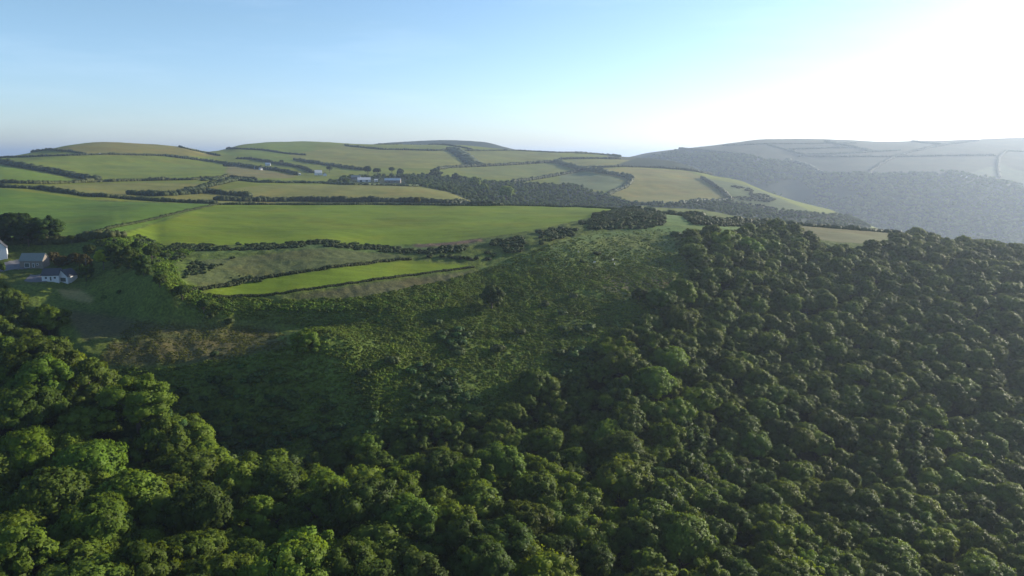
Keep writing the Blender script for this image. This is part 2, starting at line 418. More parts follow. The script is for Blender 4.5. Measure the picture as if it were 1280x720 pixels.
def leaves(centres, radii, per, size, squash=.85, crown_c=None, mix=.55, core=.78, r=None, name='crown', mat=None):
    """clumps of leaf-sized faces over a closed core; returns a mesh with soft normals"""
    r = r or rng
    centres = np.asarray(centres, float); radii = np.asarray(radii, float)
    k = np.repeat(np.arange(len(centres)), per); n = len(k)
    d = r.normal(size=(n, 3)); d /= np.linalg.norm(d, axis=1)[:, None]
    d[:, 2] = np.where(d[:, 2] < -.45, -d[:, 2], d[:, 2])
    rad = radii[k] * (.66 + .52 * r.random(n) ** 1.3)
    P = centres[k] + d * rad[:, None] * np.array([1, 1, squash])
    if crown_c is None: crown_c = centres.mean(0)
    oc = P - crown_c; oc /= np.linalg.norm(oc, axis=1)[:, None]
    nd = d * (1 - mix) + oc * mix; nd /= np.linalg.norm(nd, axis=1)[:, None]
    fn = nd + r.normal(size=(n, 3)) * .5; fn /= np.linalg.norm(fn, axis=1)[:, None]
    h = np.cross(fn, r.normal(size=(n, 3))); h /= np.linalg.norm(h, axis=1)[:, None]
    g = np.cross(fn, h)
    s = size * (.6 + .8 * r.random(n))[:, None]
    a = h * s; b = g * s * (.55 + .4 * r.random(n))[:, None]
    V = np.stack([P - a, P - b * 1.0, P + a, P + b], 1).reshape(-1, 3)
    NV = np.repeat(nd + r.normal(size=(n, 3)) * .22, 4, axis=0)
    FQ = np.arange(n * 4).reshape(-1, 4)
    # core blobs (as degenerate-free quads -> use triangles doubled into the same mesh)
    cv, cf = ICO1
    V2 = []; F2 = []; N2 = []
    off = len(V)
    for c, q in zip(centres, radii):
        w = cv * q * core * np.array([1, 1, squash]) * (1 + .12 * r.normal(size=(len(cv), 1)))
        V2.append(c + w); N2.append(cv); F2.append(cf + off); off += len(cv)
    V = np.concatenate([V] + V2); NV = np.concatenate([NV] + N2); F2 = np.concatenate(F2)
    me = bpy.data.meshes.new(name)
    nl = len(FQ) * 4 + len(F2) * 3
    me.vertices.add(len(V)); me.vertices.foreach_set('co', V.astype(np.float32).ravel())
    me.loops.add(nl); me.loops.foreach_set('vertex_index', np.concatenate([FQ.ravel(), F2.ravel()]).astype(np.int32))
    me.polygons.add(len(FQ) + len(F2))
    st = np.concatenate([np.arange(len(FQ)) * 4, len(FQ) * 4 + np.arange(len(F2)) * 3]).astype(np.int32)
    me.polygons.foreach_set('loop_start', st)
    me.polygons.foreach_set('loop_total', np.concatenate([np.full(len(FQ), 4), np.full(len(F2), 3)]).astype(np.int32))
    me.polygons.foreach_set('use_smooth', np.ones(len(FQ) + len(F2), bool))
    me.update(calc_edges=True)
    NV = NV / np.linalg.norm(NV, axis=1)[:, None]
    me.normals_split_custom_set_from_vertices(NV.tolist())
    me.materials.append(mat or M_LEAF)
    return me


def broad_crown(seed, rad=5.0, h=10.0, n=34, per=190, size=.30, flat=.62, mat=None, clump=(1.1, 2.0), lean=0):
    r = np.random.default_rng(seed)
    cz = h - rad * flat * 1.15
    cs = []; rs = []
    tries = 0
    while len(cs) < n and tries < 4000:
        tries += 1
        d = r.normal(size=3); d /= np.linalg.norm(d)
        if d[2] < -.55: continue
        q = r.uniform(*clump)
        fr = (1 - q / rad * .8) * r.uniform(.78, 1.08)
        lump = 1 + .18 * math.sin(3 * math.atan2(d[1], d[0]) + seed)
        p = np.array([d[0] * rad * fr * lump + lean * d[2], d[1] * rad * fr * lump, cz + d[2] * rad * flat * 1.15 * fr * (1 if d[2] > 0 else 1.25)])
        if any(np.linalg.norm(p - c) < .5 * (q + w) for c, w in zip(cs, rs)): continue
        cs.append(p); rs.append(q)
    cs.append(np.array([0, 0, cz])); rs.append(rad * .5)
    return leaves(cs, rs, per, size, crown_c=np.array([0, 0, cz - rad * .2]), r=r, mat=mat)


def tube(V, Fc, p0, p1, r0, r1, n=7):
    p0 = np.array(p0, float); p1 = np.array(p1, float)
    ax = p1 - p0; ax /= np.linalg.norm(ax)
    s = np.cross(ax, [0, 1, .1]); s /= np.linalg.norm(s); t = np.cross(ax, s)
    b = len(V)
    for p, q in ((p0, r0), (p1, r1)):
        for k in range(n):
            an = 2 * math.pi * k / n
            V.append(p + q * (math.cos(an) * s + math.sin(an) * t))
    for k in range(n): Fc.append((b + k, b + (k + 1) % n, b + n + (k + 1) % n, b + n + k))
    Fc.append(tuple(b + k for k in range(n))[::-1]); Fc.append(tuple(b + n + k for k in range(n)))


def trunk_mesh(seed, h=10.0, rad=5.0):
    r = random.Random(seed); V = []; Fc = []
    tube(V, Fc, (0, 0, -1.5), (.1, 0, h * .3), .38, .27); tube(V, Fc, (.1, 0, h * .3 - .05), (0, .15, h * .72), .27, .12)
    for k in range(6):
        an = k * 1.05 + r.random(); z = h * r.uniform(.25, .45)
        e = (math.cos(an) * rad * .6, math.sin(an) * rad * .6, z + h * r.uniform(.15, .32))
        m = (e[0] * .45, e[1] * .45, z + (e[2] - z) * .35)
        tube(V, Fc, (0, 0, z), m, .15, .1, 6); tube(V, Fc, m, e, .1, .04, 6)
    return mesh_py('trunk', V, Fc, M_BARK, True)


CROWNS = []
for s in range(9):
    rr = random.Random(100 + s)
    rad = rr.uniform(4.4, 5.8); h = rr.uniform(8.8, 11.5)
    CROWNS.append((broad_crown(s + 1, rad, h, n=rr.choice([40, 55, 70]), per=rr.choice([170, 210]), size=rr.uniform(.17, .24), flat=rr.uniform(.5, .95), clump=rr.choice([(.7, 1.7), (.8, 2.1), (.6, 1.4)])), trunk_mesh(s, h, rad), rad, h))


def wood_colour(px, py):
    q = rng.random() + (.02 if px > 860 else -.2 if px < 420 else -.04)  # trees on the left drawn paler: sunlight put into their leaf colour
    if q < .20: return 'pale green', (1.28, 1.34, 1.0)
    if q < .36: return 'yellow-green', (1.28, 1.24, .6)
    if q < .62: return 'mid-green', (.98, 1.04, .95)
    if q < .74: return 'olive', (.95, .92, .75)
    return 'deep green', (.66, .74, .8)


def percent(px, py):
    return f"{100 * px / 1280:.0f}% across and {100 * py / 720:.0f}% down the photo"


def tree(x, y, crown, trunk, sc, colname, colr, label, group=None, name='broadleaf_tree', cat='tree', z=None, base=None):
    zz = float(gz(x, y)) + ZC if z is None else z
    o = link(name, None, loc=(x, y, zz), rz=rng.random() * 6.28)
    o.empty_display_size = .5
    o.scale = (sc * rng.uniform(.9, 1.12), sc * rng.uniform(.9, 1.12), sc * rng.uniform(.88, 1.12))
    tag(o, label, cat, group)
    c = link('crown', crown, o); c.color = (*colr, 1)
    if trunk: link('trunk', trunk, o)
    return o, c


# candidates in the wood: discs of different size that only just overlap
r9 = np.random.default_rng(11)
NC = 60000
cy_ = np.sqrt(r9.uniform(78 ** 2, 640 ** 2, NC)); cx_ = r9.uniform(-.98, .98, NC) * cy_
sz = gz(cx_, cy_, SURF); cpx, cpy = proj(cx_, cy_, sz)
ok = (gz(cx_, cy_, woodm) > .6) & (cpx > -170) & (cpx < 1450) & (cpy < 960)
cx_, cy_, cpx, cpy, sz = [q[ok] for q in (cx_, cy_, cpx, cpy, sz)]
scl = .55 + .95 * r9.random(len(cx_)) ** 1.5
scl *= np.where(cpx > 860, .88, 1.05) * np.where(cpx < 470, 1.12, 1) * (1 + .22 * fbm(cx_ / 45, cy_ / 45, 2, 71))
scl *= np.where((cpx > 380) & (cpx < 760) & (cpy < 590), .72, 1)
od = np.argsort(-scl + r9.uniform(0, .35, len(scl)))
cell = {}; acc = []
for q in od:
    rr_ = 5.0 * scl[q]; ix, iy = int(cx_[q] // 12), int(cy_[q] // 12); bad = False
    for ax in range(ix - 1, ix + 2):
        for ay in range(iy - 1, iy + 2):
            for p_ in cell.get((ax, ay), ()):
                if (cx_[p_] - cx_[q]) ** 2 + (cy_[p_] - cy_[q]) ** 2 < (.59 * (rr_ + 5.0 * scl[p_])) ** 2: bad = True; break
            if bad: break
        if bad: break
    if not bad: cell.setdefault((ix, iy), []).append(q); acc.append(q)
acc = np.array(acc)
gx, gy, cpx, cpy, sz, scl = cx_[acc], cy_[acc], cpx[acc], cpy[acc], sz[acc], scl[acc]
print('trees', len(gx))
# how large each tree shows: apparent size, only if its top clears the land in between
score = scl / gy
inframe = (cpx > -12) & (cpx < 1292) & (cpy > 180) & (cpy < 735)
order = np.argsort(-np.where(inframe, score, 0))
NIND = 285
indiv = order[:NIND]; rest = order[NIND:]
first_crowns = []
for q in indiv:
    v = int(rng.integers(len(CROWNS))); cr, tk, rad, h = CROWNS[v]
    if q in indiv[:len(CROWNS)]:
        v = int(np.nonzero(indiv == q)[0][0]); cr, tk, rad, h = CROWNS[v]
    cn, cc = wood_colour(cpx[q], cpy[q])
    size = 'large' if scl[q] > 1.05 else 'small' if scl[q] < .8 else 'rounded'
    o, c = tree(gx[q], gy[q], cr, tk, scl[q], cn, cc, f"{size} {cn} tree in the valley wood, {percent(cpx[q], cpy[q])}", 'broadleaf trees of the valley wood')
    if len(first_crowns) < len(CROWNS): first_crowns.append(c)


# ------------------------------------------------------------------ scattered stuff
def scatter(name, pts, scales, sources, label, kind='stuff', seed=1, color=(1, 1, 1, 1)):
    me = bpy.data.meshes.new(name); me.vertices.add(len(pts)); me.vertices.foreach_set('co', np.asarray(pts, np.float32).ravel())
    a = me.attributes.new('size', 'FLOAT', 'POINT'); a.data.foreach_set('value', np.asarray(scales, np.float32)); me.update()
    o = link(name, me); tag(o, label, kind=kind); o.color = color
    ng = bpy.data.node_groups.new(name, 'GeometryNodeTree')
    ng.interface.new_socket('Geometry', in_out='INPUT', socket_type='NodeSocketGeometry')
    ng.interface.new_socket('Geometry', in_out='OUTPUT', socket_type='NodeSocketGeometry')
    N = ng.nodes; K = ng.links
    gi = N.new('NodeGroupInput'); go = N.new('NodeGroupOutput')
    iop = N.new('GeometryNodeInstanceOnPoints'); jn = N.new('GeometryNodeJoinGeometry')
    for s in reversed(sources):
        oi = N.new('GeometryNodeObjectInfo'); oi.inputs['Object'].default_value = s; oi.inputs['As Instance'].default_value = True
        oi.transform_space = 'ORIGINAL'; K.new(oi.outputs['Geometry'], jn.inputs[0])
    na = N.new('GeometryNodeInputNamedAttribute'); na.data_type = 'FLOAT'; na.inputs['Name'].default_value = 'size'
    rv = N.new('FunctionNodeRandomValue'); rv.data_type = 'FLOAT_VECTOR'; rv.inputs['Max'].default_value = (.15, .15, 6.28); rv.inputs['Min'].default_value = (-.15, -.15, 0)
    rv.inputs['Seed'].default_value = seed
    K.new(gi.outputs[0], iop.inputs['Points']); K.new(jn.outputs[0], iop.inputs['Instance']); iop.inputs['Pick Instance'].default_value = True
    K.new(rv.outputs['Value'], iop.inputs['Rotation']); K.new(na.outputs['Attribute'], iop.inputs['Scale']); K.new(iop.outputs[0], go.inputs[0])
    md = o.modifiers.new('scatter', 'NODES'); md.node_group = ng
    return o


P = np.stack([gx[rest], gy[rest], gz(gx[rest], gy[rest]) + ZC], -1)
scatter('woodland', P, scl[rest], first_crowns, 'dense broadleaf wood covering the valley side up to the ridge', seed=3)


def region_points(poly, y0, y1, step, jit=.5, xr=None):
    pts = []
    y = y0
    while y < y1:
        xs = np.arange(-.95 * y, .95 * y, step)
        pts.append(np.stack([xs + rng.uniform(-jit, jit, len(xs)) * step, np.full(len(xs), y) + rng.uniform(-jit, jit, len(xs)) * step], -1))
        y += step
    p = np.concatenate(pts)
    p = p[(p[:, 1] > y0) & (p[:, 1] < y1)]
    z = gz(p[:, 0], p[:, 1], SURF); a, b = proj(p[:, 0], p[:, 1], z)
    k = inpoly(a, b, poly) & (a > -40) & (a < 1330)
    return p[k], a[k], b[k]


p, a, b = region_points(CWOOD, 930, 1600, 9.0)
s = rng.uniform(.3, .75, len(p))
for fx0, fx1, fr0, fr1 in ((435, 510, 223, 236), (385, 425, 214, 228)):
    s = np.where((a > fx0) & (a < fx1) & (b > fr0) & (b < fr1), s * .28, s)
scatter('combe_woodland', np.column_stack([p, gz(p[:, 0], p[:, 1]) + ZC - 1]), s, first_crowns, 'dark wood filling the side valley below the farm', seed=4, color=(.85, .95, .9, 1))
p, a, b = region_points(CW2, 930, 1600, 10.0)
s = rng.uniform(.3, .75, len(p))
scatter('hillside_woodland', np.column_stack([p, gz(p[:, 0], p[:, 1]) + ZC - 1]), s, first_crowns, 'wood below the pale sloping field on the middle hill', seed=5, color=(.8, .9, .85, 1))
p, a, b = region_points(FW, 1650, 3300, 14.0)
k = fbm(p[:, 0] / 120, p[:, 1] / 120, 3, 31) > -.42
k &= p[:, 1] > np.interp(a, [760, 827, 890, 960, 1000, 1080, 1280], [3000, 2650, 2300, 2050, 1930, 1750, 1650])
p = p[k]; s = rng.uniform(.5, 1.5, len(p)) * (1 + .5 * fbm(p[:, 0] / 150, p[:, 1] / 150, 2, 33))
scatter('far_woodland', np.column_stack([p, gz(p[:, 0], p[:, 1]) + ZC - 1]), s, first_crowns, 'hazy wood on the far valley side', seed=6, color=(.9, 1.0, .9, 1))

# ------------------------------------------------------------------ bushes and undergrowth
BUSH = []
for s in range(4):
    r = np.random.default_rng(50 + s)
    cs = [np.array([r.uniform(-.8, .8), r.uniform(-.8, .8), r.uniform(.4, 1.0)]) for _ in range(9)]
    BUSH.append(leaves(cs, r.uniform(.45, .8, 9), 90, .13, crown_c=np.array([0, 0, .2]), r=r, name='foliage', mat=M_GORSE))
FERN = []
for s in range(4):
    r = np.random.default_rng(80 + s)
    cs = [np.array([r.uniform(-.9, .9), r.uniform(-.9, .9), r.uniform(.1, .4)]) for _ in range(7)]
    FERN.append(leaves(cs, r.uniform(.3, .55, 7), 40, .15, crown_c=np.array([0, 0, -.4]), r=r, name='foliage', mat=M_FERN))


def lone_bush(px, py, sc, label, fern=False, colr=(1, 1, 1), y0=200, y1=720, name='bush', group='lone bushes on the open hillside'):
    x, y = cast(px, py, y0, y1)
    o = link(name, (FERN if fern else BUSH)[int(rng.integers(4))], loc=(x, y, float(gz(x, y)) + ZC - .1 * sc), rz=rng.random() * 6, sc=sc)
    o.color = (*colr, 1); tag(o, label, 'bush', group)
    return o


BS = [  # photo column, row, size, label
    (682,382,1.6,'dark bush on the bracken slope, uphill of the two dark bushes side by side'),
    (716,372,1.6,'dark rounded bush on bracken below the brown patch'),
    (703,393,1.5,'low dark bush between bracken clumps under the brown patch'),
    (747,318,1.5,'small dark upright bush beside its own shadow on the upper slope'),
    (728,328,1.3,'flat dark bush just downhill of the small upright bush'),
    (735,412,2.2,'broad olive bush alone in the middle of the bracken slope'),
    (650,418,1.8,'shaggy bush on the bracken above the shaded hollow'),
    (545,405,1.9,'dark bush in the bracken between the two lone trees'),
    (490,455,2.2,'bushy green shrub at the edge of the long tree shadow'),
    (455,470,1.9,'low shrub in shade, below the bushy shrub by the tree shadow'),
    (575,443,2.0,'spreading shrub on the slope above the dark wood edge'),
    (622,440,2.1,'pale-topped shrub beside the rounded tree at the wood edge'),
    (286,405,1.6,'dark bush growing at the foot of the field bank'),
    (262,398,1.4,'dark bush in the shaded hollow under the field bank'),
    (130,372,1.0,'small yellow-green bush behind the lawn of the bungalow'),
    (148,367,1.1,'thin yellow-green sapling bush in the shaded meadow'),
    (268,445,1.2,'small bush on the lip of the straw-coloured patch'),
    (870,294,3.0,'large dark bush by the upper corner of the open slope'),
    (845,296,2.4,'dark bush next to the large one near the ridge wood'),
    (207,322,2.0,'pale grey bush at the corner of the shaded field'),
]
srcb = []
for k, (px_, py_, s_, lb) in enumerate(BS):
    o = lone_bush(px_, py_, s_, lb, colr=(1.2, 1.5, .8) if 'yellow' in lb else (1.1, 1.2, 1))
    if k < 4: srcb.append(o)
for k in range(4): srcb[k].data = BUSH[k]
srcf = []
for k, (px_, py_, lb) in enumerate([(700,355,'knee-high green bracken clump at the edge of the brown patch'), (660,360,'spreading bracken clump on the slope right of the lone dark tree'),
                                    (520,420,'bracken clump in sun just above the long tree shadow'), (810,300,'bracken clump beside the pale track near the ridge')]):
    o = lone_bush(px_, py_, 1.3, lb, True, name='bracken_clump', group='bracken clumps on the slope'); o.data = FERN[k]; srcf.append(o)

SLOPE = [(205,330),(225,350),(250,366),(340,375),(450,372),(560,350),(600,338),(690,305),(745,292),(835,285),(860,300),(870,350),(845,388),(800,408),(758,447),(705,482),(650,507),(590,522),(440,548),(395,562),(352,602),(318,606),(280,572),(210,520),(135,500),(120,462),(200,460),(330,442),(400,420),(360,405),(250,392),(205,365)]
p, a, b = region_points(SLOPE, 205, 520, 1.05)
k = fbm(p[:, 0] / 14, p[:, 1] / 14, 3, 41) + rng.uniform(-.3, .3, len(p)) > -.42
top = np.clip((345 - b) / 50, 0, 1) * np.clip((a - 640) / 60, 0, 1)
k &= rng.random(len(p)) > .75 * top
p = p[k]; s = rng.uniform(.35, .85, len(p)) * (1 - .35 * top[k]) * (1 + .8 * np.clip(fbm(p[:, 0] / 9, p[:, 1] / 9, 2, 43), 0, 1))
scatter('bracken_undergrowth', np.column_stack([p, gz(p[:, 0], p[:, 1]) + ZC - .1]), s, srcf, 'rough green bracken and scrub covering the open slope', seed=8)
print('bracken', len(p))
TUS = [(135,430),(170,400),(240,402),(345,410),(365,428),(335,440),(270,453),(150,459),(122,452)]
p, a, b = region_points(TUS, 240, 310, .8)
p = p[fbm(p[:, 0] / 5, p[:, 1] / 5, 2, 45) + rng.uniform(-.4, .4, len(p)) > -.1]
scatter('tussock_grass', np.column_stack([p, gz(p[:, 0], p[:, 1]) + ZC - .05]), rng.uniform(.2, .5, len(p)), srcf, 'straw-coloured tussocky grass on the bench below the field bank', seed=18, color=(1.15, .85, 1.2, 1))
MID = [(885,228),(935,236),(1000,262),(1050,275),(1000,272),(940,266),(915,251)]
p, a, b = region_points(MID, 1000, 1600, 9)
p = p[fbm(p[:, 0] / 40, p[:, 1] / 40, 3, 46) > -.02]
scatter('hillside_scrub', np.column_stack([p, gz(p[:, 0], p[:, 1]) + ZC - .3]), rng.uniform(1.2, 3.5, len(p)), srcb, 'scattered scrub on the middle hill\'s steep right flank', seed=19)
# taller scrub in patches
p, a, b = region_points(SLOPE, 205, 440, 3.6)
k = (fbm(p[:, 0] / 25, p[:, 1] / 25, 3, 47) + np.clip((b - 440) / 200, -.35, .3) > .30)
p = p[k]; s = rng.uniform(.6, 2.0, len(p))
scatter('scrub', np.column_stack([p, gz(p[:, 0], p[:, 1]) + ZC - .1]), s, srcb, 'dark scrub dotted thickly over the lower slope', seed=9, color=(.9, 1.2, .8, 1))
# gorse thickets
for poly, st, sc_, src_, nm_, den, lb in (
    ([(742,268),(770,263),(800,262),(830,270),(832,280),(805,287),(770,286),(735,288),(740,276)], 2.4, 1.0, srcb, 'gorse_thicket', -.35, 'dark gorse thicket at the tip of the bright field'),
    ([(600,306),(640,298),(680,289),(710,282),(745,275),(740,290),(700,298),(665,312),(640,322),(600,326),(560,324),(520,314),(560,310)], 2.6, 1.0, srcb, 'gorse_thicket', -.12, 'dark gorse thicket running below the bright field'),
    ([(215,306),(330,306),(400,301),(470,307),(540,316),(540,324),(470,314),(400,308),(330,312),(220,315)], 2.0, .8, srcb, 'bramble_bank', -.1, 'bushy bank between the bright field and the rough pasture'),
    ([(110,300),(150,297),(175,295),(205,308),(245,312),(215,330),(222,350),(260,372),(340,380),(460,378),(560,366),(560,374),(460,388),(330,390),(250,382),(205,360),(190,330),(150,318)], 1.3, 1.0, srcf, 'fern_bank', -.5, 'green ferny bank curving round the edge of the small fields'),
    ([(110,300),(150,297),(175,295),(205,308),(245,312),(225,330),(195,330),(150,318)], 3.0, .9, srcb, 'bramble_bank', .0, 'dark brambles on the bank below the end of the wall'),
    ([(240,327),(300,322),(250,345),(330,345),(330,352),(250,364),(225,350)], 2.2, .7, srcb, 'bramble_patch', .05, 'dark brambles in the corner of the rough pasture'),
    ([(850,268),(885,275),(965,279),(960,284),(900,283),(870,282)], 3.2, 1.2, srcb, 'ridge_scrub', -.5, 'dark scrub below the straw field on the ridge')):
    p, a, b = region_points(poly, 285, 640, st)
    p = p[fbm(p[:, 0] / 11, p[:, 1] / 11, 3, 61) > den]
    s = rng.uniform(.6, 1.5, len(p)) * sc_
    scatter(nm_, np.column_stack([p, gz(p[:, 0], p[:, 1]) + ZC - .2]), s, src_, lb, seed=11, color=(.95, 1.05, 1, 1))

# ------------------------------------------------------------------ lone trees
LT = [  # col, row of the foot, size, colour name, rgb, label
    (615,386,1.3,(.55,.62,.8),'lone dark round-headed tree casting a long shadow over the bracken slope'),
    (383,438,1.0,(1.1,1.15,.8),'lone bright-topped tree at the end of the shaded lip below the field bank'),
    (668,488,1.15,(.8,.9,.9),'dome-shaped tree standing at the upper edge of the lower wood'),
    (825,385,1.45,(.65,.75,.8),'dense dark tree at the right end of the open slope'),
    (800,376,.8,(.6,.65,.6),'small dark tree touching the dense tree at the end of the open slope'),
    (43,478,1.35,(1.35,1.35,.8),'big pale green tree above the dark gully by the left wood'),
    (62,440,1.2,(.7,.85,.8),'darker tree just behind the big pale green one'),
    (100,500,1.2,(.75,.9,.9),'tree with a shaded front on the brink of the dark gully'),
    (130,336,.85,(2.4,2.1,.5),'yellow-green tree with sunlight put into its colour, beside the utility pole'),  # yellow-green leaves, colour raised to stand in for sun on them
    (10,385,1.15,(1.2,1.3,.8),'sunlit tree below the stone barn'),
    (905,310,1.75,(1.25,1.4,.9),'tall light green tree on the ridge, first of the ridge trees'),
    (932,312,1.8,(1.3,1.45,.9),'tall light green tree on the ridge beside the straw field corner'),
    (957,312,1.6,(1.15,1.3,.9),'broad light green ridge tree overlapping the straw field'),
]
for k, (px_, py_, s_, cc, lb) in enumerate(LT):
    x, y = cast(px_, py_, 180, 640)
    cr, tk, rad, h = CROWNS[(k * 4 + 2) % len(CROWNS)]
    z = float(gz(x, y))
    tree(x, y, cr, tk, s_, '', cc, lb, z=z + ZC - (2.6 * s_ if px_ > 300 and py_ > 350 else .3))
# trees added on the bank to throw shade over the hamlet
for k, (px_, py_, s_, lb) in enumerate([(143,330,.95,'added dark tree just right of the yellow-green tree'), (160,336,.95,'added shade tree on the bank, halfway from the yellow-green tree to the grey bush'), (180,344,.85,'added shade tree low on the bank left of the pale grey bush'), (190,326,.8,'small added shade tree on the bank above the pale grey bush'), (172,316,.6,'small added shade tree under the end of the wall'), (200,358,.6,'added dark tree on the curved bank below the pale grey bush'), (228,376,.55,'added dark bushy tree on the curve of the ferny bank'), (108,352,.7,'low added dark tree between garage and meadow'), (255,392,.5,'added dark bushy tree at the foot of the ferny bank')]):
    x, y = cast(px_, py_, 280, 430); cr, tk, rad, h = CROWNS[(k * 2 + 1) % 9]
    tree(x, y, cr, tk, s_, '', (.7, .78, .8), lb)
# copper coloured shrubs by the houses
for (px_, py_, s_, lb) in [(78,332,.6,'copper-leaved tree behind the white bungalow'), (95,330,.65,'copper-leaved tree next to the utility pole'), (107,333,.6,'purple-brown tree touching the yellow-green tree'), (66,326,.5,'small copper-leaved tree behind the barn')]:
    x, y = cast(px_, py_, 280, 420)
    cr, tk, rad, h = CROWNS[int(rng.integers(9))]
    tree(x, y, cr, tk, s_, '', (1.0, .58, 1.1), lb, name='copper_tree')


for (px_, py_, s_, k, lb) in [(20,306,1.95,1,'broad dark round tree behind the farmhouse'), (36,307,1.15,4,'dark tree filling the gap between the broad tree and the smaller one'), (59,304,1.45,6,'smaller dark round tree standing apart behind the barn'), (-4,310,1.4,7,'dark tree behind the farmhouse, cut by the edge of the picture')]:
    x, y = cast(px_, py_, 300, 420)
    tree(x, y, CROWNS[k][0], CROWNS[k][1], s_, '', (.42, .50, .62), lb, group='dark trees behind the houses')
# shade trees and shrubs round the houses
for (px_, py_, s_, cc, lb) in [(0,345,.6,(.7,.8,.8),'low tree below the farmhouse yard'), (112,318,.5,(.6,.65,.6),'dark low tree on the bank behind the utility pole'), (150,312,.5,(.7,.8,.7),'dark low tree on the bank by the wall end'), (168,322,.45,(.6,.7,.7),'dark shrub tree in the shade below the bank'), (90,306,.5,(.6,.7,.7),'dark low tree along the field edge behind the copper trees')]:
    x, y = cast(px_, py_, 270, 430); cr, tk, rad, h = CROWNS[int(rng.integers(9))]
    tree(x, y, cr, tk, s_, '', cc, lb)
# farm trees far away
for (px_, py_, s_, lb) in [(545,222,2.0,'large dark tree standing alone above the farm wood'), (460,220,1.5,'dark round tree behind the white-roofed farm shed'), (472,220,1.3,'tree behind the farm between shed and long barn'), (490,217,1.2,'tree behind the long low barn'), (594,238,2.1,'pale round tree above the side valley, upper one'), (605,242,1.6,'pale tree right beside the upper round tree'), (633,253,2.3,'big pale dome-shaped tree seen over the field crest'), (352,205,.9,'small pointed tree by the upper cottages'), (522,255,.75,'brownish round tree on the hedge beyond the bright field'), (811,262,.5,'small flat tree on the crest hedge'), (412,216,1.0,'dark tree behind the white farmhouse roof'), (500,218,1.1,'tree at the end of the long low barn'), (570,225,1.5,'tree on the upper edge of the side valley wood')]:
    x, y = cast(px_, py_, 640 if 'crest hedge' in lb or 'beyond' in lb else 930, 700 if 'crest hedge' in lb else 800 if 'beyond' in lb else 1600); cr, tk, rad, h = CROWNS[int(rng.integers(9))]
    tree(x, y, cr, tk, s_, '', (1.7, 1.6, 1.1) if 'pale' in lb and 'shed' not in lb else (1.2, .8, .7) if 'brown' in lb else (.5, .6, .7), lb, group='trees round the far farm')

# ------------------------------------------------------------------ hedges
def hedge(label, pts, y0, y1, h=2.6, w=1.5, name='hedge', group='field hedges', mat=None, gap=.02, skyline=False):
    dense = []
    for (ax, ay), (bx, by) in zip(pts[:-1], pts[1:]):
        n = max(2, int(abs(bx - ax) / 3 + abs(by - ay)))
        for k in range(n): dense.append((ax + (bx - ax) * k / n, ay + (by - ay) * k / n))
    dense.append(pts[-1])
    w3 = np.array([cast(qx, qy, y0, y1) for qx, qy in dense])
    if len(w3) > 6:
        for _ in range(2):
            w3[1:-1] = (w3[:-2] + 2 * w3[1:-1] + w3[2:]) / 4
    L = np.concatenate([[0], np.cumsum(np.linalg.norm(np.diff(w3, axis=0), axis=1))])
    n = int(min(L[-1] / (h * .42), 900)) + 2
    sp = np.linspace(0, L[-1], n)
    X = np.interp(sp, L, w3[:, 0]); Y = np.interp(sp, L, w3[:, 1])
    near = Y.mean() < 1000
    cv, cf = ICO1 if near else ICO0
    Vs = []; Fs = []; off = 0
    big = 1 + (.9 if near else .35) * np.clip(fbm(sp / (h * 5), sp * 0 + len(label), 2, len(label)), -.4, 1)
    wid = w / h
    for rep in range(2):
        jx = X + rng.uniform(-w * .5, w * .5, n); jy = Y + rng.uniform(-w * .5, w * .5, n)
        Z = gz(jx, jy)
        for k in range(n):
            if rng.random() < gap: continue
            hh = h * big[k] * rng.uniform(.5, 1.2)
            r3 = np.array([max(w * .6, hh * .42) * rng.uniform(.8, 1.2), max(w * .6, hh * .42) * rng.uniform(.8, 1.2), hh * .6])
            V = cv * r3 * (1 + .16 * rng.normal(size=(len(cv), 1)))
            V = V + np.array([jx[k], jy[k], Z[k] + ZC + hh * .42])
            Vs.append(V); Fs.append(cf + off); off += len(cv)
    if near:
        cc = []; rr_ = []
        for V in Vs:
            c0 = V.mean(0); q0 = (V.max(0) - V.min(0)).max() / 2
            cc.append(c0); rr_.append(q0)
        me = leaves(cc, np.array(rr_) * .95, 26, max(.16, h * .085), squash=.9, core=.8, mix=0, name=name, mat=mat or M_HEDGE)
    else:
        me = mesh_np(name, np.concatenate(Vs), np.concatenate(Fs), 3, mat or M_HEDGE, True)
    o = link(name, me); tag(o, label, 'hedge', group)
    return o


